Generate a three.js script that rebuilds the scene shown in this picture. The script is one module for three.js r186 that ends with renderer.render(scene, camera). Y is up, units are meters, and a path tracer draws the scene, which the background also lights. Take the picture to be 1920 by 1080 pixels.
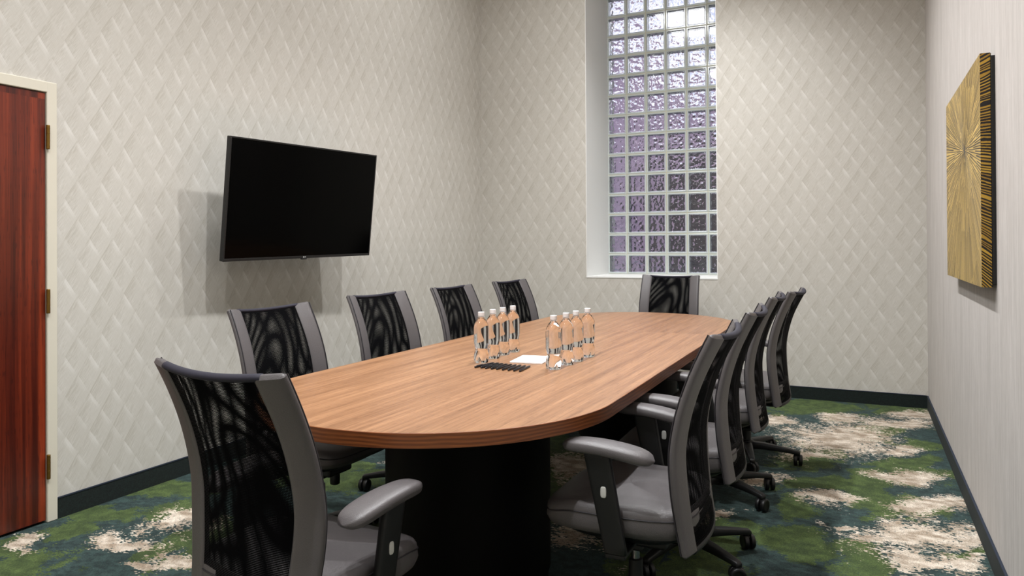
import * as THREE from 'three';
import { mergeGeometries } from 'three/addons/utils/BufferGeometryUtils.js';
import { RoundedBoxGeometry } from 'three/addons/geometries/RoundedBoxGeometry.js';
import { RectAreaLightUniformsLib } from 'three/addons/lights/RectAreaLightUniformsLib.js';
import { FontLoader } from 'three/addons/loaders/FontLoader.js';
import { TextGeometry } from 'three/addons/geometries/TextGeometry.js';

RectAreaLightUniformsLib.init();
const scene = new THREE.Scene();
const renderer = new THREE.WebGLRenderer({ antialias: true });
renderer.toneMapping = THREE.LinearToneMapping;
renderer.toneMappingExposure = 1.2;
renderer.shadowMap.enabled = true;

/* ---------- camera: at x = 0, z = 0, eye height 1.3 m, lens shifted down ---------- */
const camera = new THREE.PerspectiveCamera(2 * Math.atan(540 / 1371.17) * 180 / Math.PI, 1920 / 1080, 0.05, 200);
camera.position.set(0, 1.3, 0);
camera.rotation.set(0.00558, 0.444777, -0.005286, 'YXZ');
camera.setViewOffset(1920, 1080, 0, 88.7, 1920, 1080);

/* ---------- helpers ---------- */
function mulberry(a) { return () => { a |= 0; a = a + 0x6D2B79F5 | 0; let t = Math.imul(a ^ a >>> 15, 1 | a); t = t + Math.imul(t ^ t >>> 7, 61 | t) ^ t; return ((t ^ t >>> 14) >>> 0) / 4294967296; }; }
const rnd = mulberry(20417);
function hash(ix, iy, s) { let h = Math.imul(ix, 374761393) + Math.imul(iy, 668265263) + Math.imul(s, 974711) | 0; h = Math.imul(h ^ h >>> 13, 1274126177); return ((h ^ h >>> 16) >>> 0) / 4294967296; }
const mod = (a, n) => ((a % n) + n) % n;
function vnoise(x, y, s = 0, px = 0, py = 0) {           // value noise, periodic when px / py are given
  const x0 = Math.floor(x), y0 = Math.floor(y); let fx = x - x0, fy = y - y0;
  fx = fx * fx * (3 - 2 * fx); fy = fy * fy * (3 - 2 * fy);
  const X0 = px ? mod(x0, px) : x0, X1 = px ? mod(x0 + 1, px) : x0 + 1, Y0 = py ? mod(y0, py) : y0, Y1 = py ? mod(y0 + 1, py) : y0 + 1;
  const a = hash(X0, Y0, s), b = hash(X1, Y0, s), c = hash(X0, Y1, s), d = hash(X1, Y1, s);
  return a + (b - a) * fx + (c - a) * fy + (a - b - c + d) * fx * fy;
}
function fbm(x, y, oct, s = 0) { let v = 0, a = 0.5, t = 0; for (let i = 0; i < oct; i++) { v += a * vnoise(x, y, s + i * 17); t += a; a *= 0.5; x *= 2.03; y *= 2.03; } return v / t; }
const clamp = (v, a = 0, b = 1) => Math.min(b, Math.max(a, v));
const smooth = (a, b, v) => { const t = clamp((v - a) / (b - a)); return t * t * (3 - 2 * t); };
const mix3 = (a, b, t) => [a[0] + (b[0] - a[0]) * t, a[1] + (b[1] - a[1]) * t, a[2] + (b[2] - a[2]) * t];
function texture(w, h, fn, srgb = true) {                // fn(i, j) -> [r, g, b] 0..255, row 0 at v = 0
  const d = new Uint8Array(w * h * 4);
  for (let j = 0; j < h; j++) for (let i = 0; i < w; i++) { const c = fn(i, j), k = (j * w + i) * 4; d[k] = c[0]; d[k + 1] = c[1]; d[k + 2] = c[2]; d[k + 3] = 255; }
  const t = new THREE.DataTexture(d, w, h); t.wrapS = t.wrapT = THREE.RepeatWrapping; t.magFilter = THREE.LinearFilter; t.minFilter = THREE.LinearMipmapLinearFilter;
  t.generateMipmaps = true; if (srgb) t.colorSpace = THREE.SRGBColorSpace; t.needsUpdate = true; return t;
}
const taken = {};
function numbered(n) { if (!(n in taken)) { taken[n] = 0; return n; } taken[n]++; return n + '_' + String(taken[n]).padStart(3, '0'); }
function mesh(name, g, m, parent) { const o = new THREE.Mesh(g, m); o.name = parent && parent !== scene ? name : numbered(name); o.castShadow = o.receiveShadow = true; (parent || scene).add(o); return o; }
function thing(name, label, category, group) { const o = new THREE.Group(); o.name = numbered(name); o.userData = { label, category }; if (group) o.userData.group = group; scene.add(o); return o; }
function structure(o, label, category) { o.userData.kind = 'structure'; o.userData.label = label; o.userData.category = category; return o; }
function box(x0, x1, y0, y1, z0, z1) { const g = new THREE.BoxGeometry(x1 - x0, y1 - y0, z1 - z0); g.translate((x0 + x1) / 2, (y0 + y1) / 2, (z0 + z1) / 2); return g; }
function rbox(x0, x1, y0, y1, z0, z1, r = 0.004, seg = 2) { const g = new RoundedBoxGeometry(x1 - x0, y1 - y0, z1 - z0, seg, r); g.translate((x0 + x1) / 2, (y0 + y1) / 2, (z0 + z1) / 2); return g; }
function metreUV(g) {                                    // uv in metres from the dominant axis of each face's normal
  g = g.index ? g.toNonIndexed() : g; const p = g.attributes.position, n = g.attributes.normal, uv = new Float32Array(p.count * 2);
  for (let i = 0; i < p.count; i++) {
    const ax = Math.abs(n.getX(i)), ay = Math.abs(n.getY(i)), az = Math.abs(n.getZ(i));
    if (ay > ax && ay > az) { uv[i * 2] = p.getX(i); uv[i * 2 + 1] = p.getZ(i); } else if (ax > az) { uv[i * 2] = n.getX(i) > 0 ? -p.getZ(i) : p.getZ(i); uv[i * 2 + 1] = p.getY(i); } else { uv[i * 2] = p.getX(i); uv[i * 2 + 1] = p.getY(i); }
  }
  g.setAttribute('uv', new THREE.BufferAttribute(uv, 2)); return g;
}
function walls(...b) { return metreUV(mergeGeometries(b.map(g => g.toNonIndexed()))); }
const V = (x, y, z) => new THREE.Vector3(x, y, z);
function loft(rings, caps = true) {                      // rings: arrays of Vector3 with equal counts; closed round each ring
  const n = rings[0].length, pos = [], uv = [], idx = []; let run = 0;
  rings.forEach((r, k) => {
    if (k) run += r[0].distanceTo(rings[k - 1][0]);
    let s = 0; r.forEach((p, i) => { if (i) s += p.distanceTo(r[i - 1]); pos.push(p.x, p.y, p.z); uv.push(s, run); });
  });
  for (let k = 0; k + 1 < rings.length; k++) for (let i = 0; i < n; i++) { const a = k * n + i, b = k * n + (i + 1) % n, c = a + n, d = b + n; idx.push(a, b, d, a, d, c); }
  if (caps) for (const k of [0, rings.length - 1]) {
    const c = V(0, 0, 0); rings[k].forEach(p => c.add(p)); c.divideScalar(n); const ci = pos.length / 3; pos.push(c.x, c.y, c.z); uv.push(0, k ? run : 0);
    for (let i = 0; i < n; i++) { const a = k * n + i, b = k * n + (i + 1) % n; k ? idx.push(a, b, ci) : idx.push(b, a, ci); }
  }
  const g = new THREE.BufferGeometry(); g.setAttribute('position', new THREE.Float32BufferAttribute(pos, 3)); g.setAttribute('uv', new THREE.Float32BufferAttribute(uv, 2)); g.setIndex(idx); g.computeVertexNormals(); return g;
}
function superRing(n, a, b, e) { const r = []; for (let i = 0; i < n; i++) { const t = i / n * Math.PI * 2, c = Math.cos(t), s = Math.sin(t); r.push([Math.sign(c) * Math.pow(Math.abs(c), 2 / e) * a, Math.sign(s) * Math.pow(Math.abs(s), 2 / e) * b]); } return r; }
function lathe(profile, seg = 32, squash) {               // profile [[r, y], ...] from bottom to top; squash(theta, y) scales the radius
  const rings = profile.map(([r, y]) => { const o = []; for (let i = 0; i < seg; i++) { const t = -i / seg * Math.PI * 2, k = squash ? squash(t, y) : 1; o.push(V(Math.cos(t) * r * k, y, Math.sin(t) * r * k)); } return o; });
  return loft(rings);
}
function tube(pts, r, seg = 8, n = 24) { return new THREE.TubeGeometry(new THREE.CatmullRomCurve3(pts), n, r, seg, false); }
const std = (color, roughness, extra = {}) => new THREE.MeshStandardMaterial({ color, roughness, metalness: 0, ...extra });
const phys = (color, roughness, extra = {}) => new THREE.MeshPhysicalMaterial({ color, roughness, metalness: 0, ...extra });

/* ---------- the sky outside the glass-block window ---------- */
{
  const w = 512, h = 256, d = new Float32Array(w * h * 4);
  for (let j = 0; j < h; j++) for (let i = 0; i < w; i++) {
    const el = (j / (h - 1) - 0.5) * Math.PI, az = i / w, k = (j * w + i) * 4;
    const cl = smooth(0.42, 0.66, 0.5 * vnoise(az * 10, el * 7, 3, 10) + 0.3 * vnoise(az * 24, el * 16, 5, 24) + 0.2 * vnoise(az * 52, el * 30, 7, 52));
    const sky = mix3([0.62, 0.66, 0.86], [0.26, 0.36, 0.72], smooth(0, 1.1, Math.max(0, el))), c = mix3(sky, [1.05, 1.05, 1.1], cl);
    d[k] = c[0]; d[k + 1] = c[1]; d[k + 2] = c[2]; d[k + 3] = 1;
  }
  const t = new THREE.DataTexture(d, w, h, THREE.RGBAFormat, THREE.FloatType); t.mapping = THREE.EquirectangularReflectionMapping; t.magFilter = THREE.LinearFilter; t.minFilter = THREE.LinearFilter; t.needsUpdate = true;
  scene.background = t; scene.backgroundIntensity = 1.0;
}
/* ---------- ceiling lamps: [x, z] of the downlights and of the troffers, with their strengths ---------- */
const CEIL = 4.2;
const DOWN = [[-1.1, -0.6], [-1.1, -2.2], [-1.1, -3.7], [-1.1, -5.2]], DOWN_CD = 18, DOWN_COLOR = new THREE.Color(0.98, 0.99, 1.0);
const TROF = [[-2.0, 0.2], [-2.0, -2.2], [-2.0, -4.9]], TROF_W = 0.6, TROF_L = 1.2, TROF_NIT = 12.5, TROF_COLOR = new THREE.Color(0.98, 0.99, 1.0);

/* ---------- materials that carry a texture ---------- */
const XL = -3.484, XR = 0.47, ZB = -6.578, ZF = 1.25;
// wallpaper: long diamonds drawn with slanting pen strokes
const DW = 0.126, DH = 0.192, NX = 4, NY = 4;
const paperTex = texture(1024, 1024, (i, j) => {
  const x = i / 1024 * NX, y = j / 1024 * NY;            // in diamonds
  const a = x + y, b = x - y, ia = Math.floor(a), ib = Math.floor(b), fa = a - ia, fb = b - ib;
  const cell = hash(mod(ia + ib, NX * 2), mod(ia - ib, NY * 2), 9), cell2 = hash(mod(ia + ib, NX * 2), mod(ia - ib, NY * 2), 21);
  const left = smooth(1.25, 0.75, fa + fb), hat = vnoise(mod(b, 8) * 26, mod(a, 8) * 2.2, 31, 208, 0), hat2 = vnoise(mod(b, 8) * 60, mod(a, 8) * 5, 33, 480, 0), hat3 = vnoise(mod(a, 8) * 40, mod(b, 8) * 3, 35, 320, 0);
  let t = 0.5;
  t += 0.32 * smooth(0.70, 0.96, fa) * smooth(1.0, 0.55, fb) * smooth(0, 0.12, fb) * (0.25 + 1.0 * cell) * (0.6 + 0.8 * hat3);
  t -= left * 0.26 * smooth(0.75, 0, fb) * (0.3 + 0.9 * cell2) * (0.25 + 1.3 * hat);
  t -= left * 0.30 * smooth(0.06, 0.0, fb) * smooth(0.35, 0.8, cell2);
  t += 0.42 * (hat2 - 0.5) * (0.4 + left) + 0.10 * (hat3 - 0.5) + 0.10 * (cell - 0.5) + 0.05 * (hash(i, j, 5) - 0.5);
  return mix3([182, 177, 167], [214, 211, 205], clamp(t));
});
paperTex.repeat.set(1 / (DW * NX), 1 / (DH * NY));
const M = {};
M.paper = std(0xffffff, 0.85, { map: paperTex });
const streakTex = texture(1024, 1024, (i, j) => {
  const a = vnoise(i / 3, j / 90, 41, 341, 11), b = vnoise(i / 9, j / 240, 43, 113, 4), c = vnoise(i / 1.5, j / 24, 45, 682, 42), e = vnoise(i / 60, j / 300, 47, 17, 3);
  return mix3([164, 158, 153], [206, 200, 196], clamp(0.5 + 0.34 * (a - 0.5) + 0.3 * (b - 0.5) + 0.3 * (c - 0.5) + 0.2 * (e - 0.5)));
});
streakTex.repeat.set(1 / 0.9, 1 / 0.9);
M.streak = std(0xffffff, 0.85, { map: streakTex });
// carpet: dark teal ground, moss green clouds, sand-coloured flecked clouds; [x, z, ux, uz, vx, vz] are ellipses on the floor
const SAND = [[-0.16, -5.32, 0.27, -0.12, -0.01, -0.35], [-0.11, -5.95, 0.14, -0.06, 0, -0.13], [0.25, -5.94, 0.21, -0.09, 0.01, -0.16], [0.45, -6.33, 0.18, -0.08, 0.01, -0.12], [0.22, -5.14, 0.12, -0.05, 0, -0.09], [-0.34, -4.76, 0.13, -0.06, -0.01, -0.08], [0.33, -4.17, 0.15, -0.07, 0.01, -0.15], [0.15, -3.65, 0.18, -0.08, 0.01, -0.17], [0.36, -3.75, 0.11, -0.05, 0.01, -0.1], [0.42, -3.46, 0.08, -0.04, 0.02, -0.13], [0.24, -3.38, 0.12, -0.05, 0.01, -0.12], [0.2, -4.64, 0.12, -0.06, 0, -0.1], [-0.14, -4.04, 0.09, -0.04, 0, -0.1], [-0.5, -4.27, 0.11, -0.05, -0.01, -0.09], [-0.58, -5.65, 0.08, -0.03, -0.02, -0.17], [-0.14, -3.64, 0.04, -0.02, 0, -0.05], [-2.96, -2.47, 0.09, -0.04, -0.1, -0.09], [-2.94, -2.21, 0.09, -0.04, -0.06, -0.05], [-2.57, -2.14, 0.11, -0.05, -0.1, -0.08], [-2.7, -1.98, 0.08, -0.04, -0.04, -0.03], [-3.36, -1.97, 0.07, -0.03, -0.07, -0.04], [-1.53, -4.08, 0.09, -0.04, -0.07, -0.2], [-1.2, -3.19, 0.09, -0.04, -0.06, -0.15], [-0.67, -3.61, 0.09, -0.04, -0.02, -0.1]];
const MOSS = [[-0.33, -6.24, 0.25, -0.11, -0.01, -0.2], [0.08, -5.58, 0.16, -0.07, 0, -0.14], [0.39, -5.35, 0.12, -0.06, 0.01, -0.14], [0.31, -6.43, 0.15, -0.07, 0.01, -0.14], [0.11, -4.01, 0.12, -0.05, 0, -0.13], [-0.2, -4.31, 0.13, -0.06, -0.01, -0.13], [-0.27, -3.38, 0.1, -0.05, -0.01, -0.14], [-0.02, -3.29, 0.12, -0.05, 0, -0.14], [0.42, -3.6, 0.07, -0.03, 0.01, -0.07], [0.24, -4.9, 0.2, -0.09, 0, -0.07], [-0.29, -3.83, 0.09, -0.04, -0.01, -0.15], [-3.38, -2.71, 0.18, -0.08, -0.1, -0.08], [-3.36, -2.34, 0.14, -0.07, -0.09, -0.07], [-3.1, -1.84, 0.11, -0.05, -0.13, -0.08], [-3.28, -2.13, 0.11, -0.05, -0.05, -0.03], [-2.56, -3.28, 0.16, -0.07, -0.09, -0.11], [-0.4, -4.71, 0.09, -0.04, -0.01, -0.12]];
const prep = L => L.map(([x, z, a, b, c, d]) => { const D = a * d - b * c; return [x, z, d / D, -c / D, -b / D, a / D, Math.max(Math.abs(a) + Math.abs(c), Math.abs(b) + Math.abs(d)) * 2.2]; });
const sandE = prep(SAND), mossE = prep(MOSS);
function field(L, x, z) { let m = 0; for (const e of L) { const dx = x - e[0], dz = z - e[1]; if (Math.abs(dx) > e[6] || Math.abs(dz) > e[6]) continue; const p = e[2] * dx + e[3] * dz, q = e[4] * dx + e[5] * dz, v = 1 - 0.45 * Math.sqrt(p * p + q * q); if (v > m) m = v; } return m; }
const CARW = 4.2, CARH = 5.4;
const carpetTex = texture(2048, 2048, (i, j) => {
  const x = -3.6 + i / 2048 * CARW, z = -6.7 + j / 2048 * CARH, n = (sx, sz, s) => vnoise(x * sx, z * sz, s);
  const wx = x + 0.34 * (fbm(x * 4, z * 4, 4, 61) - 0.5), wz = z + 0.40 * (fbm(x * 4, z * 4, 4, 67) - 0.5);
  const known = x > -0.75 || z > -3.6 && x < -2.2 ? 1 : 0, base = known ? 0 : 0.75;
  const sandF = Math.max(field(sandE, wx, wz), base * smooth(0.45, 0.75, fbm(x * 2.1 + 5, z * 1.6, 3, 71))) + 0.30 * (fbm(x * 16, z * 16, 3, 73) - 0.5);
  const mossF = Math.max(field(mossE, wx, wz), base * smooth(0.42, 0.7, fbm(x * 2.4 + 9, z * 2.0 + 3, 3, 79)), known * 0.62 * smooth(0.35, 0.8, fbm(x * 4.5, z * 3.2, 3, 80))) + 0.25 * (fbm(x * 12, z * 12, 3, 81) - 0.5);
  const tuft = n(130, 240, 83) * 0.6 + n(60, 120, 85) * 0.4, f1 = hash(i >> 1, j >> 1, 87), f2 = hash(i, j, 89);
  let c = mix3([29, 45, 45], [56, 77, 74], clamp(0.5 + 0.9 * (n(40, 60, 91) - 0.5) + 0.5 * (f1 - 0.5)));
  if (mossF + 0.35 * (tuft - 0.5) > 0.44) c = mix3(c, mix3([48, 63, 29], [90, 108, 54], clamp(0.5 + 0.7 * (n(30, 30, 93) - 0.5) + 0.5 * (f1 - 0.5))), 0.9);
  const speck = n(85, 170, 95) * 0.7 + n(200, 300, 97) * 0.3;
  if (sandF + 0.85 * (speck - 0.5) > 0.47) c = mix3([150, 133, 114], [222, 210, 195], clamp(0.5 + 1.5 * (fbm(x * 20, z * 30, 2, 99) - 0.5) + 0.4 * (f1 - 0.5)));
  const g = 0.86 + 0.28 * f2; return [clamp(c[0] * g, 0, 255), clamp(c[1] * g, 0, 255), clamp(c[2] * g, 0, 255)];
});
carpetTex.repeat.set(1 / CARW, 1 / CARH); carpetTex.offset.set(3.6 / CARW, 6.7 / CARH);
const pileTex = texture(512, 512, (i, j) => { const v = 255 * (0.5 * hash(i >> 1, j >> 1, 3) + 0.5 * hash(i, j, 4)); return [v, v, v]; }, false);
pileTex.repeat.set(1 / 0.5, 1 / 0.5);
M.carpet = std(0xffffff, 1.0, { map: carpetTex, bumpMap: pileTex, bumpScale: 0.003 });
const skirtTex = texture(256, 256, (i, j) => { const v = clamp(0.5 + 0.8 * (vnoise(i / 5, j / 5, 12, 51, 51) - 0.5) + 0.5 * (hash(i, j, 13) - 0.5)); return mix3([8, 15, 14], [21, 36, 32], v); });
skirtTex.repeat.set(1 / 0.25, 1 / 0.25);
M.skirt = std(0xffffff, 1.0, { map: skirtTex });
M.binding = std(0x1b2433, 0.9);
M.ceiling = std(0xe9e6df, 0.9);
M.white = std(0xefefed, 0.55);
M.frame = std(0xd6d0c0, 0.45);
// walnut laminate, grain along z
const woodTex = texture(1024, 2048, (i, j) => {
  const x = i / 1024 * 1.5, z = j / 2048 * 4.3, w = x + 0.02 * (fbm(x * 3, z * 0.9, 2, 101) - 0.5);
  const broad = fbm(w * 9, z * 0.35, 3, 103), mid = vnoise(w * 70, z * 1.4, 105), fine = vnoise(w * 260, z * 5, 107), ring = 0.5 + 0.5 * Math.sin((w * 34 + 3.2 * fbm(w * 4, z * 0.7, 2, 109)) * 2.2), pore = vnoise(w * 500, z * 22, 111);
  let t = 0.5 + 0.36 * (broad - 0.5) + 0.22 * (mid - 0.5) + 0.40 * (fine - 0.5) + 0.10 * (ring - 0.5); t -= 0.28 * smooth(0.72, 0.9, pore);
  return mix3([110, 73, 46], [188, 142, 104], clamp(t));
});
woodTex.repeat.set(1 / 1.5, 1 / 4.3);
M.wood = phys(0xffffff, 0.38, { map: woodTex, clearcoat: 0.15, clearcoatRoughness: 0.3 });
const edgeTex = texture(2048, 128, (i, j) => {
  const s = i / 2048 * 3, y = j / 128 * 0.05, c = 0.5 + 0.5 * Math.sin((y * 230 + 4.5 * fbm(s * 3.1, y * 6, 3, 121) + 1.5 * vnoise(s * 9, y * 20, 123)) * 2.4), f = vnoise(s * 30, y * 900, 125);
  return mix3([82, 42, 20], [150, 88, 46], clamp(0.2 + 0.5 * c + 0.35 * f - 0.05));
});
edgeTex.repeat.set(1 / 3, 1 / 0.05);
M.woodEdge = phys(0xffffff, 0.4, { map: edgeTex });
// mahogany door, ribbon stripes
const doorTex = texture(1024, 1024, (i, j) => {
  const x = i / 1024, y = j / 1024 * 2, w = x + 0.006 * (fbm(x * 3, y * 1.2, 2, 131) - 0.5);
  const t = clamp(0.5 + 0.7 * (vnoise(w * 26, y * 0.5, 133) - 0.5) + 0.55 * (vnoise(w * 70, y * 0.9, 135) - 0.5) + 0.35 * (vnoise(w * 220, y * 4, 137) - 0.5) - 0.25 * smooth(0.7, 0.95, vnoise(w * 320, y * 26, 139)));
  return mix3([62, 16, 7], [140, 54, 26], t);
});
doorTex.repeat.set(1, 0.5);
M.door = phys(0xffffff, 0.35, { map: doorTex, clearcoat: 0.3, clearcoatRoughness: 0.25 });
M.brass = std(0x8a6a32, 0.35, { metalness: 0.9 });
M.black = std(0x0a0a0b, 0.45);
M.plastic = std(0x0a0a0b, 0.5);
M.tableBase = phys(0x040303, 0.6, { specularIntensity: 0.25 });
const grainTex = texture(512, 512, (i, j) => { const v = 255 * clamp(0.5 + 0.9 * (vnoise(i / 4, j / 4, 151, 128, 128) - 0.5) + 0.4 * (vnoise(i / 2, j / 2, 153, 256, 256) - 0.5)); return [v, v, v]; }, false);
grainTex.repeat.set(1 / 0.12, 1 / 0.12);
M.leather = phys(0x595556, 0.33, { bumpMap: grainTex, bumpScale: 0.0004 });
M.leatherDark = std(0x2b282d, 0.5);
function netTex(px, py) { const t = texture(32, 32, (i, j) => { const x = Math.abs(i - 15.5) / 16, y = Math.abs(j - 15.5) / 16, v = Math.pow(x / 0.53, 3) + Math.pow(y / 0.43, 3) < 1 ? 0 : 255; return [v, v, v]; }, false); t.repeat.set(1 / px, 1 / py); return t; }
M.netFront = phys(0x050507, 0.9, { specularIntensity: 0.12, alphaMap: netTex(0.0042, 0.0042), transparent: true, side: THREE.DoubleSide });
M.netRear = phys(0x050507, 0.9, { specularIntensity: 0.12, alphaMap: netTex(0.00428, 0.00414), transparent: true, side: THREE.DoubleSide });
M.netEdge = std(0x1c1a29, 0.75);

/* ---------- room shell ---------- */
const T = 0.16;
structure(mesh('floor', metreUV(box(XL - T, XR + T, -0.15, 0, ZB - 1.1, ZF + T)), M.carpet), 'carpet with sand and moss green clouds on dark teal', 'floor');
structure(mesh('ceiling', box(XL - T, XR + T, CEIL, CEIL + 0.15, ZB - 1.1, ZF + T), M.ceiling), 'plain off-white ceiling above the table', 'ceiling');
const DZ0 = -2.172, DZ1 = -1.258, DTOP = 2.03, FW = 0.052;      // door leaf and frame
structure(mesh('wall_left', walls(box(XL - T, XL, 0, CEIL, ZB - 0.2, DZ0 - 0.02), box(XL - T, XL, DTOP + 0.02, CEIL, DZ0 - 0.02, DZ1 + 0.02), box(XL - T, XL, 0, CEIL, DZ1 + 0.02, ZF)), M.paper), 'wall in beige diamond wallpaper with the television and the door', 'wall');
structure(mesh('wall_right', walls(box(XR, XR + T, 0, CEIL, ZB - 0.2, ZF)), M.streak), 'wall in beige paper with fine upright streaks behind the gold panel', 'wall');
const WX0 = -2.353, WX1 = -1.134, WY0 = 0.985, WROWS = 15, PITCH = 0.2032, WY1 = WY0 + 0.012 + WROWS * PITCH + 0.01, ZG = -7.245, ZO = ZG - 0.2;
structure(mesh('wall_back', walls(box(XL, WX0, 0, CEIL, ZO, ZB), box(WX1, XR, 0, CEIL, ZO, ZB), box(WX0, WX1, 0, WY0, ZO, ZB), box(WX0, WX1, WY1, CEIL, ZO, ZB)), M.paper), 'wall in beige diamond wallpaper around the glass block window', 'wall');
structure(mesh('wall_front', walls(box(XL - T, XR + T, 0, CEIL, ZF, ZF + T)), M.paper), 'wall in beige diamond wallpaper facing the window wall', 'wall');
function skirting(name, a, b, label) { const o = mesh(name, metreUV(a), M.skirt); mesh('binding', b, M.binding, o); structure(o, label, 'baseboard'); }
skirting('baseboard_left', box(XL, XL + 0.008, 0, 0.097, ZB, DZ0 - FW), box(XL, XL + 0.01, 0.097, 0.102, ZB, DZ0 - FW), 'dark green carpet baseboard along the television wall');
skirting('baseboard_back', box(XL + 0.008, XR - 0.008, 0, 0.097, ZB, ZB + 0.008), box(XL + 0.01, XR - 0.01, 0.097, 0.102, ZB, ZB + 0.01), 'dark green carpet baseboard under the glass block window');
skirting('baseboard_right', box(XR - 0.008, XR, 0, 0.097, ZB + 0.008, ZF), box(XR - 0.01, XR, 0.097, 0.102, ZB + 0.01, ZF), 'dark green carpet baseboard below the gold panel');
// white lining of the deep window opening
{
  const L = 0.006, t = new THREE.Group(); t.name = 'trim_1'; scene.add(t); structure(t, 'white painted lining of the deep window recess', 'window trim');
  mesh('jamb', box(WX0, WX0 + L, WY0 + 0.012, WY1 - L, ZG - 0.05, ZB + 0.002), M.white, t); mesh('jamb', box(WX1 - L, WX1, WY0 + 0.012, WY1 - L, ZG - 0.05, ZB + 0.002), M.white, t);
  mesh('sill', box(WX0, WX1, WY0, WY0 + 0.012, ZG - 0.05, ZB + 0.004), M.white, t); mesh('head', box(WX0, WX1, WY1 - L, WY1, ZG - 0.05, ZB + 0.002), M.white, t);
}
/* glass block window: 6 x 15 hollow blocks with wavy panes in pale mortar */
{
  const win = new THREE.Group(); win.name = 'window_1'; scene.add(win); structure(win, 'tall narrow window of wavy glass blocks', 'window');
  const glass = phys(0xffffff, 0.02, { transmission: 1, thickness: 0.01, ior: 1.5 });
  const rimMat = phys(0xe6eeec, 0.1, { transmission: 0.35, thickness: 0, clearcoat: 0.6 }), mortar = std(0xcbc8b4, 0.9);
  const B = 0.197, IN = 0.166, D = 0.08;
  function rimGeo() {
    const s = new THREE.Shape(); const a = B / 2, b = IN / 2; s.moveTo(-a, -a); s.lineTo(a, -a); s.lineTo(a, a); s.lineTo(-a, a); s.closePath();
    const h = new THREE.Path(); h.moveTo(-b, -b); h.lineTo(-b, b); h.lineTo(b, b); h.lineTo(b, -b); h.closePath(); s.holes.push(h);
    const g = new THREE.ExtrudeGeometry(s, { depth: D - 0.006, bevelEnabled: true, bevelThickness: 0.003, bevelSize: 0.003, bevelOffset: -0.003, bevelSegments: 2 }); g.translate(0, 0, -D / 2 + 0.003); return g;
  }
  function paneGeo(seed, amp) {                           // closed slab, outer face flat, inner face wavy
    const n = 24, a = IN / 2, t = 0.008, pos = [], idx = [], m = n + 1;
    for (const side of [0, 1]) for (let j = 0; j <= n; j++) for (let i = 0; i <= n; i++) {
      const x = -a + i / n * IN, y = -a + j / n * IN, e = smooth(0, 0.12, Math.min(i, n - i, j, n - j) / n);
      pos.push(x, y, side ? t / 2 : -t / 2 - e * amp * (fbm(x * 46 + seed * 7.3, y * 46 + seed * 3.1, 2, seed) - 0.5) * 2);
    }
    for (let j = 0; j < n; j++) for (let i = 0; i < n; i++) { const p = j * m + i, q = p + m * m; idx.push(p, p + m, p + m + 1, p, p + m + 1, p + 1); idx.push(q, q + m + 1, q + m, q, q + 1, q + m + 1); }
    const rim = []; for (let i = 0; i < n; i++) rim.push(i); for (let j = 0; j < n; j++) rim.push(j * m + n); for (let i = n; i > 0; i--) rim.push(n * m + i); for (let j = n; j > 0; j--) rim.push(j * m);
    rim.forEach((p, k) => { const q = rim[(k + 1) % rim.length]; idx.push(p, q, q + m * m, p, q + m * m, p + m * m); });
    const g = new THREE.BufferGeometry(); g.setAttribute('position', new THREE.Float32BufferAttribute(pos, 3)); g.setIndex(idx); g.computeVertexNormals(); return g;
  }
  const rim = rimGeo(), fronts = [1, 2, 3, 4].map(s => paneGeo(s, 0.0045)), backs = [5, 6, 7].map(s => paneGeo(s, 0.0045)); backs.forEach(g => g.rotateY(Math.PI));
  const x0 = WX0 + 0.0, y0 = WY0 + 0.012;
  for (let r = 0; r < WROWS; r++) for (let c = 0; c < 6; c++) {
    const b = mesh('glass_block', rim, rimMat, win); b.position.set(x0 + (c + 0.5) * PITCH, y0 + (r + 0.5) * PITCH, ZG - D / 2);
    const f = mesh('pane', fronts[(r * 7 + c * 3 + (r >> 1)) % 4], glass, b); f.position.z = D / 2 - 0.008;
    const k = mesh('pane', backs[(r * 5 + c * 2) % 3], glass, b); k.position.z = -D / 2 + 0.008;
  }
  for (let r = 0; r <= WROWS; r++) mesh('mortar_joint', box(x0, x0 + 6 * PITCH, y0 + r * PITCH - 0.0031, y0 + r * PITCH + 0.0031, ZG - D + 0.006, ZG - 0.004), mortar, win);
  for (let c = 0; c <= 6; c++) mesh('mortar_joint', box(x0 + c * PITCH - 0.0031, x0 + c * PITCH + 0.0031, y0, y0 + WROWS * PITCH, ZG - D + 0.006, ZG - 0.005), mortar, win);
}
/* what the blocks look out on: a lavender building, a dark hedge-high wall, pavement */
{
  structure(mesh('ground_outside', box(-30, 16, -0.3, -0.1, -40, ZO - 0.01), std(0x8d8a92, 0.9)), 'grey pavement seen through the glass blocks', 'ground');
  const bld = thing('building', 'lavender rendered building beyond the glass blocks', 'building');
  mesh('wall', box(-22, -5.2, -0.1, 6.4, -20, -18), std(0xc0a6b8, 0.9), bld); mesh('parapet', rbox(-22.1, -5.1, 6.4, 6.6, -20.1, -17.9, 0.02), std(0xd0c2cc, 0.8), bld); mesh('wing', box(-5.2, 8, -0.1, 5.0, -20, -18.2), std(0xb79fb2, 0.9), bld);
  const bay = thing('garage', 'dark charcoal garage blurred behind the lower right glass blocks', 'building');
  mesh('wall', box(-3.55, 5, -0.1, 2.9, -16.5, -14), std(0x2a2733, 0.8), bay); mesh('roof', rbox(-3.65, 5.1, 2.9, 3.05, -16.6, -13.85, 0.02), std(0x35323e, 0.8), bay);
}
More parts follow.
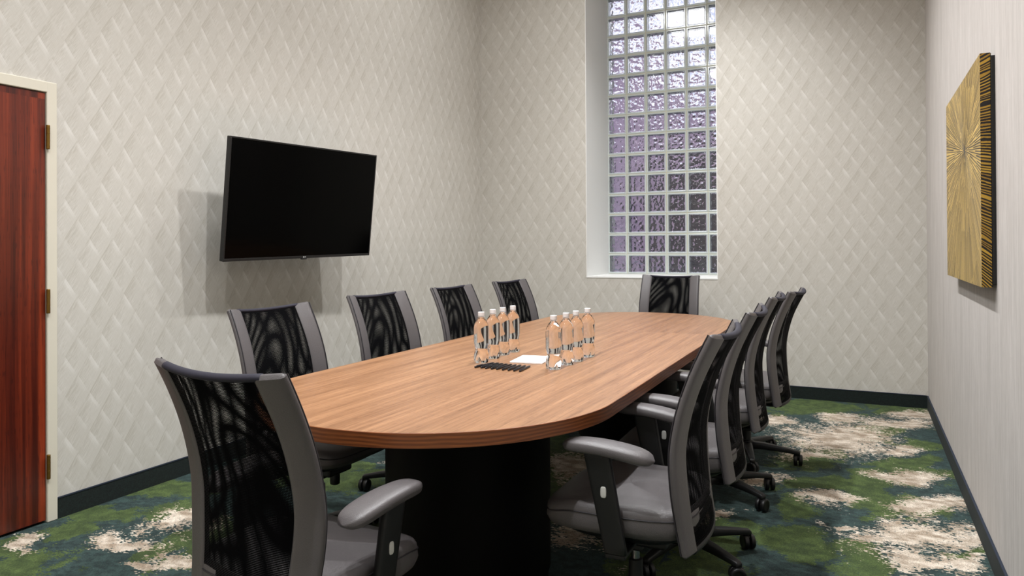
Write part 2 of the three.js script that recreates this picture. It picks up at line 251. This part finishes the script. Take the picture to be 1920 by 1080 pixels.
/* door in its frame, three brass hinges */
{
  const d = new THREE.Group(); d.name = 'door_1'; scene.add(d); structure(d, 'reddish mahogany door in a cream metal frame', 'door');
  const fr = walls(rbox(XL - T, XL + 0.014, 0, DTOP + 0.003 + FW, DZ0 - FW, DZ0 - 0.003, 0.005, 3), rbox(XL - T, XL + 0.014, 0, DTOP + 0.003 + FW, DZ1 + 0.003, DZ1 + FW, 0.005, 3), rbox(XL - T, XL + 0.0135, DTOP + 0.003, DTOP + 0.003 + FW, DZ0 - FW + 0.004, DZ1 + FW - 0.004, 0.005, 3));
  mesh('door_frame', fr, M.frame, d);
  mesh('door_leaf', metreUV(rbox(XL - 0.04, XL + 0.005, 0.012, DTOP, DZ0, DZ1, 0.002, 2)), M.door, d);
  mesh('stop', walls(box(XL - 0.06, XL - 0.042, 0, DTOP + 0.003, DZ0 - 0.003, DZ1 + 0.003)), M.black, d);
  for (const y of [1.82, 1.045, 0.265]) {
    const h = mesh('hinge', mergeGeometries([lathe([[0.002, -0.057], [0.0075, -0.057], [0.0085, -0.054], [0.0085, 0.054], [0.0075, 0.057], [0.002, 0.057]], 14), lathe([[0.0091, -0.018], [0.0091, -0.0165]], 14), lathe([[0.0091, 0.0165], [0.0091, 0.018]], 14), lathe([[0.0091, -0.041], [0.0091, -0.04]], 14), lathe([[0.0091, 0.04], [0.0091, 0.041]], 14)]), M.brass, d);
    h.position.set(XL + 0.0235, y, DZ0 - 0.0015);
  }
  const lv = mesh('door_handle', mergeGeometries([tube([V(XL + 0.005, 1.0, DZ1 - 0.07), V(XL + 0.05, 1.0, DZ1 - 0.07), V(XL + 0.06, 1.0, DZ1 - 0.1), V(XL + 0.06, 1.0, DZ1 - 0.19)], 0.009)]), M.brass, d);
}
/* ---------- ceiling lamps ---------- */
DOWN.forEach(([x, z], i) => {
  const t = thing('downlight', 'small round ceiling downlight, number ' + ['one', 'two', 'three', 'four'][i] + ' along the table from the camera end', 'downlight', 'ceiling downlights');
  t.position.set(x, CEIL, z);
  mesh('trim_ring', lathe([[0.07, -0.001], [0.1, -0.001], [0.1, -0.006], [0.075, -0.01], [0.07, -0.006], [0.07, -0.001]].map(p => p), 32), M.white, t);
  const lens = mesh('lens', lathe([[0.001, -0.013], [0.068, -0.013], [0.07, -0.0105], [0.001, -0.0105]], 32), std(0xffffff, 0.5, { emissive: DOWN_COLOR, emissiveIntensity: 2 }), t);
  const s = new THREE.SpotLight(DOWN_COLOR, DOWN_CD, 0, 1.15, 0.6, 2); s.position.set(x, CEIL - 0.03, z); s.target.position.set(x, 0, z); s.castShadow = true; s.shadow.mapSize.set(1024, 1024); s.shadow.radius = 2.5; scene.add(s, s.target);
});
TROF.forEach(([x, z], i) => {
  const t = thing('ceiling_panel_light', ['white rectangular ceiling light panel above the camera end of the room', 'white rectangular ceiling light panel above the near half of the table', 'white rectangular ceiling light panel above the far half of the table'][i], 'ceiling light', 'ceiling light panels');
  t.position.set(x, CEIL, z);
  mesh('frame', mergeGeometries([box(-TROF_W / 2 - 0.03, -TROF_W / 2, -0.03, -0.001, -TROF_L / 2 - 0.03, TROF_L / 2 + 0.03), box(TROF_W / 2, TROF_W / 2 + 0.03, -0.03, -0.001, -TROF_L / 2 - 0.03, TROF_L / 2 + 0.03), box(-TROF_W / 2, TROF_W / 2, -0.03, -0.001, -TROF_L / 2 - 0.03, -TROF_L / 2), box(-TROF_W / 2, TROF_W / 2, -0.03, -0.001, TROF_L / 2, TROF_L / 2 + 0.03)]), M.white, t);
  mesh('diffuser', box(-TROF_W / 2, TROF_W / 2, -0.02, -0.012, -TROF_L / 2, TROF_L / 2), std(0xffffff, 0.6, { emissive: TROF_COLOR, emissiveIntensity: 1.5 }), t);
  const l = new THREE.RectAreaLight(TROF_COLOR, TROF_NIT, TROF_W, TROF_L); l.position.set(x, CEIL - 0.035, z); l.lookAt(x, 0, z); scene.add(l);
});

/* ---------- conference table ---------- */
const TX = -1.398, TR = 0.654, TZ0 = -2.324, TZ1 = -4.882, TH = 0.775, TT = 0.044;
{
  const t = thing('conference_table', 'long walnut conference table with rounded ends on two black drums', 'table'); t.position.set(TX, 0, 0);
  const out = []; const n = 56;
  for (let i = 0; i <= n; i++) { const a = Math.PI * i / n; out.push([Math.cos(a), Math.sin(a), TZ0]); }
  for (let i = 0; i <= n; i++) { const a = Math.PI + Math.PI * i / n; out.push([Math.cos(a), Math.sin(a), TZ1]); }
  const at = (r, y) => out.map(([c, s, z]) => V(c * r, y, z + s * r));
  function slab(r, y0, y1) { return loft([at(r, y0), at(r, y1)].map(q => q.slice().reverse()), true); }
  const top = slab(TR - 0.003, TH - TT + 0.0005, TH).toNonIndexed(); top.computeVertexNormals(); mesh('tabletop', metreUV(top), M.wood, t);
  // edge band with a tiny chamfer, uv along the perimeter
  const pr = [[TR - 0.0028, TH - 0.0002], [TR - 0.0008, TH - 0.0004], [TR, TH - 0.0014], [TR, TH - TT + 0.001], [TR - 0.001, TH - TT], [TR - 0.0028, TH - TT]], pos = [], uv = [], idx = [], m = pr.length; let s = 0; const loop = out.concat([out[0]]);
  loop.forEach(([c, sn, z], k) => { if (k) { const [c0, s0, z0] = loop[k - 1]; s += Math.hypot((c - c0) * TR, z + sn * TR - z0 - s0 * TR); } pr.forEach(([r, y]) => { pos.push(c * r, y, z + sn * r); uv.push(s, y - 0.73); }); });
  for (let k = 0; k + 1 < loop.length; k++) for (let j = 0; j + 1 < m; j++) { const a = k * m + j; idx.push(a, a + m, a + m + 1, a, a + m + 1, a + 1); }
  const eg = new THREE.BufferGeometry(); eg.setAttribute('position', new THREE.Float32BufferAttribute(pos, 3)); eg.setAttribute('uv', new THREE.Float32BufferAttribute(uv, 2)); eg.setIndex(idx); eg.computeVertexNormals();
  mesh('edge_band', eg, M.woodEdge, t);
  for (const z of [-2.523, -4.684]) { const d = mesh('drum_base', lathe([[0.31, 0], [0.313, 0.002], [0.313, 0.06], [0.322, 0.062], [0.322, TH - TT - 0.002], [0.318, TH - TT]], 64), M.tableBase, t); d.position.z = z; }
}
/* ---------- mesh-back conference chairs ---------- */
const CH = (() => {
  const YB = 0.39, YT = 1.04;
  const prof = v => v > 0.436 ? 0.175 + 0.114 * Math.pow((v - 0.436) / 0.564, 1.7) : 0.175 + 0.028 * Math.pow((0.436 - v) / 0.436, 1.8);
  const half = v => 0.224 + 0.028 * smooth(0, 0.45, v) - 0.008 * smooth(0.5, 1, v);
  const sag = () => 0.037;
  const P = (u, v) => V(u * half(v), YB + v * (YT - YB) - 0.016 * smooth(0.7, 1, v) * (1 - u * u), prof(v) + sag(v) * (1 - u * u));
  const frame = (u, v) => { const e = 0.004, p = P(u, v), du = P(u + e, v).sub(P(u - e, v)).normalize(), dv = P(u, Math.min(1, v + e)).sub(P(u, Math.max(0, v - e))).normalize(); return { p, du, n: du.clone().cross(dv).normalize(), dv }; };
  const U = 0.83, BW = 0.0425;
  function band(s) {                                     // padded leather stile; section swept up the curve of the back
    const rings = [], N = 40;
    for (let k = -3; k <= N + 3; k++) {
      const v = clamp(k / N), e = k < 0 ? -k : k > N ? k - N : 0, sc = Math.sqrt(1 - Math.pow(e / 3.15, 2)), f = frame(s * U, v);
      const bw = BW * (0.86 + 0.14 * smooth(0, 0.3, v)), add = f.dv.clone().multiplyScalar((k < 0 ? -1 : 1) * 0.010 * (1 - sc));
      rings.push(superRing(20, bw * (e ? 0.80 + 0.2 * sc : 1), 0.012 * Math.max(0.12, sc), 3.4).map(([a, b]) => f.p.clone().addScaledVector(f.du, a).addScaledVector(f.n, b).add(add)));
    }
    return loft(rings);
  }
  const piping = s => tube(Array.from({ length: 19 }, (_, k) => { const f = frame(s * U, k / 18); return f.p.clone().addScaledVector(f.du, s * (BW * (0.86 + 0.14 * smooth(0, 0.3, k / 18)) - 0.004)).addScaledVector(f.n, -0.011); }), 0.0024, 6, 48);
  function net(off) {
    const nu = 16, nv = 32, pos = [], uv = [], idx = [], um = 0.70;
    for (let j = 0; j <= nv; j++) for (let i = 0; i <= nu; i++) { const u = -um + 2 * um * i / nu, f = frame(u, j / nv), p = f.p.addScaledVector(f.n, off); pos.push(p.x, p.y, p.z); const w = off > 0 ? 1 : 0, q = u * 0.245, h = j / nv * 0.66; uv.push(q + w * (0.0045 * Math.sin(h * 7 + 1) + 0.1 * q * q), h + w * (0.005 * Math.sin(h * 9 + q * 12) + 0.2 * q * q)); }
    for (let j = 0; j < nv; j++) for (let i = 0; i < nu; i++) { const a = j * (nu + 1) + i, b = a + nu + 1; idx.push(a, a + 1, b + 1, a, b + 1, b); }
    const g = new THREE.BufferGeometry(); g.setAttribute('position', new THREE.Float32BufferAttribute(pos, 3)); g.setAttribute('uv', new THREE.Float32BufferAttribute(uv, 2)); g.setIndex(idx); g.computeVertexNormals(); return g;
  }
  function rail(v, r, ru) {                              // rolled edge across the net, top or bottom
    const rings = []; for (let k = 0; k <= 20; k++) { const f = frame(-0.74 + 1.48 * k / 20, v); rings.push(superRing(12, r, ru, 2.2).map(([a, b]) => f.p.clone().addScaledVector(f.n, a).addScaledVector(f.dv, b))); }
    return loft(rings.reverse());
  }
  // seat cushion: rounded slab with a crown and a waterfall front
  function cushion(list) {
    return loft(list.map(([y, k]) => superRing(56, 0.25 * k, 0.245 * k, 4.2).map(([x, z]) => { const zz = z - 0.015, f = smooth(-0.12, -0.27, zz); return V(x * (1 - 0.05 * smooth(-0.05, 0.23, zz)), y - 0.028 * f * (y > 0.45 ? 1 : 0.2) + (y > 0.5 ? -0.008 * (1 - Math.pow(Math.abs(x) / 0.25, 2)) + 0.004 : 0), zz); }).reverse()));
  }
  const seat = cushion([[0.418, 0.80], [0.42, 0.9], [0.428, 0.965], [0.445, 0.995], [0.465, 1.0], [0.482, 0.992], [0.487, 0.99], [0.498, 0.985], [0.508, 0.955], [0.513, 0.90], [0.516, 0.8], [0.517, 0.5], [0.517, 0.2]]);
  const seam = new THREE.TubeGeometry(new THREE.CatmullRomCurve3(superRing(40, 0.25 * 0.994, 0.245 * 0.994, 4.2).map(([x, z]) => { const zz = z - 0.015; return V(x * (1 - 0.05 * smooth(-0.05, 0.23, zz)), 0.485 - 0.028 * smooth(-0.12, -0.27, zz), zz); }), true), 90, 0.0022, 6, true);
  const pan = loft([[0.385, 0.62], [0.39, 0.72], [0.41, 0.84], [0.421, 0.86]].map(([y, k]) => superRing(32, 0.25 * k, 0.245 * k, 4).map(([x, z]) => V(x, y, z - 0.01)).reverse()));
  const mech = mergeGeometries([rbox(-0.075, 0.075, 0.335, 0.388, -0.12, 0.12, 0.012), rbox(-0.03, 0.03, 0.30, 0.36, -0.03, 0.03, 0.01)]);
  const knob = (() => { const g = lathe([[0.012, 0], [0.021, 0.004], [0.022, 0.02], [0.021, 0.05], [0.012, 0.055]], 18); g.rotateX(Math.PI); g.translate(0, 0.34, -0.085); return g; })();
  // J bar carrying the back
  const bar = (() => { const pts = [V(0, 0.365, 0.08), V(0, 0.356, 0.14), V(0, 0.366, 0.2), V(0, 0.398, 0.236)], c = new THREE.CatmullRomCurve3(pts), R = []; for (let k = 0; k <= 20; k++) { const p = c.getPoint(k / 20), t = c.getTangent(k / 20), x = V(1, 0, 0), m = t.clone().cross(x).normalize(); R.push(superRing(12, 0.04 - 0.008 * k / 20, 0.010, 4).map(([a, b]) => p.clone().addScaledVector(x, a).addScaledVector(m, b))); } return loft(R); })();
  // arms: s = -1 left, 1 right
  const pad = s => { const R = [], N = 26; for (let k = 0; k <= N; k++) { const t = k / N, e = Math.sqrt(Math.max(0.02, 1 - Math.pow(Math.abs(2 * t - 1), 7))), z = -0.15 + 0.28 * t; const y = 0.704 - 0.034 * Math.pow(t, 2.2) - 0.008 * Math.pow(1 - t, 3); R.push(superRing(20, (0.035 + 0.013 * Math.sin(t * 2.4)) * e, 0.0205 * e, 3).map(([a, b]) => V(s * 0.272 + a - s * 0.012 * t, y + b, z))); } return loft(R.reverse()); };
  const upright = s => { const R = []; for (let k = 0; k <= 12; k++) { const t = k / 12, y = 0.69 - t * 0.30, z = -0.042 + 0.058 * t, w = 0.041 - 0.007 * t; R.push(superRing(16, 0.0125, w, 5).map(([a, b]) => V(s * (0.277 - 0.004 * t) + a, y, z + b)).reverse()); } const foot = rbox(-0.09, 0.09, 0.372, 0.388, -0.018, 0.046, 0.006); foot.translate(s * 0.19, 0.0, 0.0); return mergeGeometries([loft(R.reverse()), foot.toNonIndexed ? (g => { g.deleteAttribute('uv'); g.setAttribute('uv', new THREE.Float32BufferAttribute(new Float32Array(g.attributes.position.count * 2), 2)); if (!g.index) g.setIndex([...Array(g.attributes.position.count).keys()]); return g; })(foot) : foot]); };
  const button = s => { const g = loft([0, 1, 2].map(k => superRing(16, 0.009 * (k < 2 ? 1 : 0.8), 0.017 * (k < 2 ? 1 : 0.85), 3.5).map(([a, b]) => V(s * (k * 0.0018), b, a)))); g.translate(s * 0.2875, 0.57, -0.017); return g; };
  // base
  const column = lathe([[0.014, 0.2], [0.014, 0.34]], 18), shroud = lathe([[0.03, 0.075], [0.031, 0.09], [0.0265, 0.1], [0.0265, 0.19], [0.0285, 0.191], [0.0285, 0.2], [0.024, 0.202], [0.0225, 0.26], [0.021, 0.262], [0.014, 0.263]], 24);
  const hub = lathe([[0.035, 0.055], [0.045, 0.06], [0.047, 0.09], [0.04, 0.112], [0.03, 0.118]], 28);
  const leg = (() => { const R = [], path = [[0.03, 0.088, 0.030, 0.022], [0.1, 0.09, 0.026, 0.019], [0.2, 0.084, 0.021, 0.015], [0.275, 0.076, 0.017, 0.012], [0.297, 0.073, 0.0155, 0.0115], [0.304, 0.070, 0.012, 0.008]]; for (const [r, y, w, h] of path) R.push(superRing(14, w, h, 4).map(([a, b]) => V(a, y + b, r))); const post = lathe([[0.0105, 0.045], [0.0115, 0.066], [0.0115, 0.075]], 12); post.translate(0, 0, 0.292); return mergeGeometries([loft(R), post]); })();
  const wheels = (() => { const g = []; for (const s of [-1, 1]) { const w = lathe([[0.008, 0], [0.026, 0.001], [0.0295, 0.004], [0.0295, 0.017], [0.026, 0.0205], [0.02, 0.0215], [0.018, 0.0195], [0.004, 0.0195]], 26); w.rotateZ(-s * Math.PI / 2); w.scale(1, 1.08, 1.08); w.translate(s * 0.0035, 0.0319, 0); g.push(w); } const hood = lathe([[0.009, 0.03], [0.014, 0.045], [0.012, 0.056], [0.006, 0.058]], 14); g.push(hood); return mergeGeometries(g); })();
  return { band: [band(-1), band(1)], piping: [piping(-1), piping(1)], netF: net(-0.006), netR: net(0.007), topRail: rail(1, 0.011, 0.009), lowRail: rail(0, 0.009, 0.012), seat, seam, pan, mech, knob, bar, pad: [pad(-1), pad(1)], upright: [upright(-1), upright(1)], button: [button(-1), button(1)], column, shroud, hub, leg, wheels };
})();
M.button = std(0xc9c9c4, 0.4); M.chrome = std(0x8c8c90, 0.25, { metalness: 1 });
function chair(label, group, x, z, face, drop = 0, baseTurn = 0, armDrop = 0) {    // face: heading of the seat front in radians from -z towards -x
  const t = thing('conference_chair', label, 'chair', group); t.position.set(x, 0, z); t.rotation.y = face;
  const up = (n, g, m, p) => { const o = mesh(n, g, m, p || t); if (!p) o.position.y = -drop; return o; };
  const seat = up('seat_cushion', CH.seat, M.leather); mesh('piping', CH.seam, M.leatherDark, seat);
  up('seat_pan', CH.pan, M.plastic); up('tilt_mechanism', CH.mech, M.plastic); up('tension_knob', CH.knob, M.plastic);
  for (const i of [0, 1]) { const b = up('back_side_band', CH.band[i], M.leather); mesh('piping', CH.piping[i], M.leatherDark, b); }
  const net = up('mesh_back', CH.netF, M.netFront); mesh('rear_mesh', CH.netR, M.netRear, net);
  up('top_edge', CH.topRail, M.netEdge); up('bottom_edge', CH.lowRail, M.plastic); up('back_support', CH.bar, M.plastic);
  for (const i of [0, 1]) { const a = up('arm_upright', CH.upright[i], M.plastic); a.position.y -= armDrop; mesh('height_button', CH.button[i], M.button, a); up('arm_pad', CH.pad[i], M.leather).position.y -= armDrop; }
  up('gas_column', CH.column, M.chrome); mesh('column_shroud', CH.shroud, M.plastic, t); mesh('base_hub', CH.hub, M.plastic, t);
  for (let k = 0; k < 5; k++) { const a = Math.PI + baseTurn + k * Math.PI * 0.4, l = mesh('base_leg', CH.leg, M.plastic, t); l.rotation.y = a; const c = mesh('caster', CH.wheels, M.black, l); c.position.z = 0.292; c.rotation.y = 0.5 + 1.3 * hash(k, Math.round(x * 100 + z * 10), 7); }
  return t;
}
const GR = 'mesh-back chairs around the table', H90 = Math.PI / 2;
chair('grey and black mesh chair at the near rounded end, back towards the camera', GR, -1.393, -1.592, -0.1, 0.035, 0, 0.02);
chair('nearest of the four mesh chairs along the television wall', GR, -2.142, -2.529, -H90 - 0.039, 0.016, 0.1);
chair('second mesh chair from the door along the television wall, under the right of the television', GR, -2.136, -3.324, -H90 - 0.075, 0.008, 0);
chair('third mesh chair from the door along the television wall, just left of the bottles', GR, -2.14, -4.16, -H90 - 0.044, 0.012, 0.2);
chair('farthest mesh chair along the television wall, by the back corner', GR, -2.12, -4.98, -H90 - 0.085, 0.012, 0);
chair('mesh chair at the far end of the table below the glass block window', GR, -1.452, -5.886, Math.PI + 0.011, 0.007, 0);
chair('nearest of the four right-hand mesh chairs, with arm and seat in full view', GR, -0.679, -2.363, H90 + 0.009, 0.005, 0);
chair('second nearest of the four right-hand mesh chairs', GR, -0.675, -3.07, H90 + 0.024, 0.002, 0);
chair('third of the four right-hand mesh chairs counting from the camera', GR, -0.678, -3.9, H90 + 0.009, 0, 0);
chair('farthest of the four right-hand mesh chairs, against the beige wallpaper', GR, -0.631, -4.608, H90 - 0.076, 0.014, 0.628);

/* ---------- television on its swing arm ---------- */
{
  const t = thing('television', 'large black flat television tilted out from the left wall', 'television');
  const W = 1.246, Hh = W * 0.572; t.position.set(-3.175, 1.3 + 0.275, -3.646); t.rotation.set(0, -0.072, 0);
  // local frame: screen faces +x, width along z, tilted 6.8 degrees down about z
  const til = g => { g.rotateX(0.015); g.rotateZ(-0.118); return g; };
  mesh('housing', til(mergeGeometries([rbox(-0.03, 0, -Hh / 2, Hh / 2, -W / 2, W / 2, 0.004), rbox(-0.06, -0.028, -Hh * 0.42, Hh * 0.18, -W * 0.36, W * 0.36, 0.012)])), M.plastic, t);
  const bz = 0.009, fr = [rbox(-0.002, 0.003, -Hh / 2, -Hh / 2 + 0.016, -W / 2, W / 2, 0.0012), rbox(-0.002, 0.003, Hh / 2 - bz, Hh / 2, -W / 2, W / 2, 0.0012), rbox(-0.002, 0.003, -Hh / 2 + 0.016, Hh / 2 - bz, -W / 2, -W / 2 + bz, 0.0012), rbox(-0.002, 0.003, -Hh / 2 + 0.016, Hh / 2 - bz, W / 2 - bz, W / 2, 0.0012)];
  const bezel = mesh('bezel', til(mergeGeometries(fr)), std(0x2a2929, 0.35, { metalness: 0.4 }), t);
  mesh('screen', til(box(0.0005, 0.0015, -Hh / 2 + 0.016, Hh / 2 - bz, -W / 2 + bz, W / 2 - bz)), phys(0x010101, 0.12, { specularIntensity: 0.12 }), t);
  mesh('sensor', til(rbox(-0.012, 0.004, -Hh / 2 - 0.008, -Hh / 2, -0.022, 0.022, 0.003)), M.black, t);
  const font = await new FontLoader().loadAsync('fonts/droid/droid_sans_bold.typeface.json');
  const tx = new TextGeometry('LG', { font, size: 0.0085, depth: 0.0004, curveSegments: 3 }); tx.computeBoundingBox(); tx.translate(-0.002, 0, 0); tx.rotateY(H90); tx.translate(0.003, -Hh / 2 + 0.0045, 0.002);
  const disc = new THREE.CylinderGeometry(0.0045, 0.0045, 0.0005, 18); disc.rotateZ(H90); disc.translate(0.0032, -Hh / 2 + 0.0085, 0.009);
  mesh('logo', til(mergeGeometries([tx.toNonIndexed(), disc.toNonIndexed()])), std(0xb9b9b9, 0.4), t);
  const m = thing('television_mount', 'black swing arm bracket between the television and the wall', 'wall mount'); m.position.set(XL, 1.55, -3.65);
  mesh('wall_plate', rbox(0, 0.015, -0.12, 0.12, -0.1, 0.1, 0.003), M.black, m); mesh('arm', tube([V(0.015, 0, -0.04), V(0.1, 0, 0.1), V(0.15, 0, 0.06), V(0.195, 0, 0)], 0.016), M.black, m); mesh('tilt_head', rbox(0.19, 0.213, -0.06, 0.06, -0.08, 0.08, 0.004), M.black, m);
}
/* ---------- carved gold panel on the right wall ---------- */
{
  const Z0 = -4.56, Z1 = -3.328, Y0 = 1.126, Y1 = 2.03, XF = 0.421, cz = -3.816, cyy = 1.708;
  const t = thing('wall_panel', 'square gold panel carved with a black-grooved starburst', 'wall art'); t.position.set(0, 0, 0);
  // rays: angular cells whose number doubles with distance, gold on dark grooves
  const burst = (y, z) => {
    const dy = y - cyy, dz = z - cz, r = Math.hypot(dy, dz) + 1e-4, th = Math.atan2(dy, dz) / (Math.PI * 2) + 0.5;
    const lvl = Math.floor(Math.log2(1 + r / 0.04)), n = 32 * Math.pow(2, lvl), w = mod(th * n + 0.10 * (vnoise(th * n * 0.5, r * 12, 171) - 0.5), n), id = Math.floor(w), f = w - id, arc = Math.PI * 2 * r / n;
    const r0 = 0.04 * (Math.pow(2, lvl) - 1), start = r0 + 0.6 * r0 * hash(id, lvl, 173), gw = 0.0026 + 0.0022 * hash(id, lvl, 175);
    const open = id % 2 === 1 && r < start, dark = r < 0.006 || (!open && f * arc < gw), k = hash(open ? id - 1 : id, lvl, 177);
    return [dark, k, r];
  };
  const face = (h) => texture(1024, 1024, (i, j) => {
    const z = Z0 + (Z1 - Z0) * i / 1024, y = Y0 + (Y1 - Y0) * j / 1024, [dark, k] = burst(y, z);
    if (h) { const v = dark ? 0 : 200 + 55 * k; return [v, v, v]; }
    return dark ? [40, 34, 22] : mix3([156, 128, 64], [214, 180, 98], k);
  }, !h);
  const side = texture(256, 1024, (i, j) => { const x = i / 256, y = Y0 + (Y1 - Y0) * j / 1024, yy = y - (y - cyy) * 0.06 * x, n = yy * 84 + 1.1 * vnoise(yy * 45, 0.4 * x, 181), id = Math.floor(n), f = n - id, g = 0.34 + 0.34 * hash(id, 1, 183) * (0.7 + 0.6 * vnoise(x * 3 + id, 1, 187)); return f < g ? [16, 8, 6] : mix3([150, 112, 28], [190, 150, 52], hash(id, 2, 185)); });
  const gold = phys(0xffffff, 0.42, { map: face(false), bumpMap: face(true), bumpScale: 0.002, metalness: 0.12 }), sideM = phys(0xffffff, 0.45, { map: side });
  const quad = (a, b, c, d) => { const g = new THREE.BufferGeometry(); g.setAttribute('position', new THREE.Float32BufferAttribute([...a, ...b, ...c, ...d], 3)); g.setAttribute('uv', new THREE.Float32BufferAttribute([0, 0, 1, 0, 1, 1, 0, 1], 2)); g.setIndex([0, 1, 2, 0, 2, 3]); g.computeVertexNormals(); return g; };
  mesh('core', rbox(XF + 0.0006, XR - 0.012, Y0 + 0.0006, Y1 - 0.0006, Z0 + 0.0006, Z1 - 0.0006, 0.003), M.black, t);
  mesh('carved_face', quad([XF, Y0, Z0], [XF, Y0, Z1], [XF, Y1, Z1], [XF, Y1, Z0]), gold, t);
  mesh('striped_edge', quad([XF, Y0, Z1], [XR - 0.015, Y0, Z1], [XR - 0.015, Y1, Z1], [XF, Y1, Z1]), sideM, t);
  mesh('striped_edge', quad([XF, Y0, Z0], [XR - 0.015, Y0, Z0], [XR - 0.015, Y1, Z0], [XF, Y1, Z0]), sideM, t);
  mesh('backing', rbox(XR - 0.014, XR, Y0 + 0.012, Y1 - 0.012, Z0 + 0.012, Z1 + 0.006, 0.002), M.black, t);
}
/* ---------- things on the table ---------- */
{
  const water = phys(0xffffff, 0.01, { transmission: 1, thickness: 0.06, ior: 1.34 }), capM = std(0xe6e4e4, 0.5);
  const pf = [[0.012, 0.003], [0.022, 0.0008], [0.028, 0.0], [0.0315, 0.004], [0.0335, 0.012], [0.0342, 0.024], [0.0335, 0.036], [0.0305, 0.048], [0.0278, 0.059], [0.0278, 0.065], [0.0305, 0.076], [0.0332, 0.088], [0.0336, 0.1], [0.0336, 0.15], [0.033, 0.16], [0.0305, 0.172], [0.025, 0.184], [0.0185, 0.194], [0.0135, 0.2], [0.0125, 0.203], [0.0125, 0.2075]];
  const fine = []; for (let k = 0; k + 1 < pf.length; k++) for (let s = 0; s < 2; s++) fine.push([pf[k][0] + (pf[k + 1][0] - pf[k][0]) * s / 2, pf[k][1] + (pf[k + 1][1] - pf[k][1]) * s / 2]); fine.push(pf[pf.length - 1]);
  const bodyG = lathe(fine, 60, (th, y) => 1 - 0.16 * Math.pow(Math.max(0, Math.cos(th * 5)), 3) * smooth(0.034, 0.004, y) - 0.025 * Math.pow(Math.max(0, Math.cos(th * 10)), 2) * smooth(0.05, 0.056, y) * smooth(0.084, 0.078, y));
  const capG = lathe([[0.004, 0.2075], [0.0138, 0.2075], [0.0142, 0.209], [0.0142, 0.2245], [0.0132, 0.226], [0.004, 0.2262]], 48, (th, y) => y > 0.208 && y < 0.225 ? 1 + 0.02 * Math.cos(th * 24) : 1), ringG = lathe([[0.0127, 0.2035], [0.0158, 0.2038], [0.0158, 0.0 + 0.2052], [0.0127, 0.2056]], 28);
  const spots = [[-1.533, -2.892], [-1.543, -3.026], [-1.546, -3.136], [-1.544, -3.245], [-1.173, -2.864], [-1.166, -2.992], [-1.159, -3.097], [-1.155, -3.241]], ord = ['nearest', 'second nearest', 'third nearest', 'farthest'];
  spots.forEach(([x, z], i) => {
    const b = thing('water_bottle', ord[i % 4] + ' white-capped water bottle in the ' + (i < 4 ? 'left row, on the television side of the notepad' : 'right row, beside the notepad'), 'bottle', i < 4 ? 'left row of water bottles' : 'right row of water bottles');
    b.position.set(x, TH, z); b.rotation.y = rnd() * 6;
    mesh('bottle_body', bodyG, water, b); mesh('neck_ring', ringG, phys(0xf2f2f2, 0.2, { transmission: 0.6, thickness: 0 }), b); mesh('cap', capG, capM, b);
  });
  const pad = thing('notepad', 'white paper notepad lying between the two rows of bottles', 'notepad'); pad.position.set(-1.35, TH, -3.04); pad.rotation.y = 0.13;
  mesh('cardboard_back', box(-0.075, 0.075, 0, 0.0012, -0.1, 0.1), std(0x9a948a, 0.9), pad); mesh('paper_sheets', rbox(-0.075, 0.075, 0.0012, 0.0062, -0.1, 0.1, 0.0004), std(0xf3f2f2, 0.8), pad);
  const barrel = lathe([[0.0012, 0], [0.0022, 0.004], [0.0042, 0.014], [0.0046, 0.02], [0.0046, 0.122], [0.0042, 0.124], [0.0042, 0.136], [0.0036, 0.138], [0.001, 0.139]], 16); barrel.rotateX(H90);
  const clip = rbox(-0.0016, 0.0016, 0.0046, 0.0062, 0.085, 0.128, 0.0006); const penM = phys(0x0c0c14, 0.25), clipM = std(0x3a3a44, 0.3, { metalness: 0.6 });
  const pn = ['leftmost', 'second from the left', 'third from the left', 'fourth from the left', 'middle', 'fourth from the right', 'third from the right', 'second from the right', 'rightmost'];
  for (let k = 0; k < 9; k++) {
    const p = thing('pen', pn[k] + ' of the nine black pens in front of the notepad', 'pen', 'row of black pens'); p.position.set(-1.463 + k * 0.0224, TH + 0.0047, -2.886 + 0.0016 * k + 0.004 * hash(k, 1, 3)); p.rotation.y = -0.18 + 0.034 * k + 0.03 * (hash(k, 2, 3) - 0.5);
    mesh('barrel', barrel, penM, p); mesh('clip', clip, clipM, p);
  }
}
renderer.render(scene, camera);
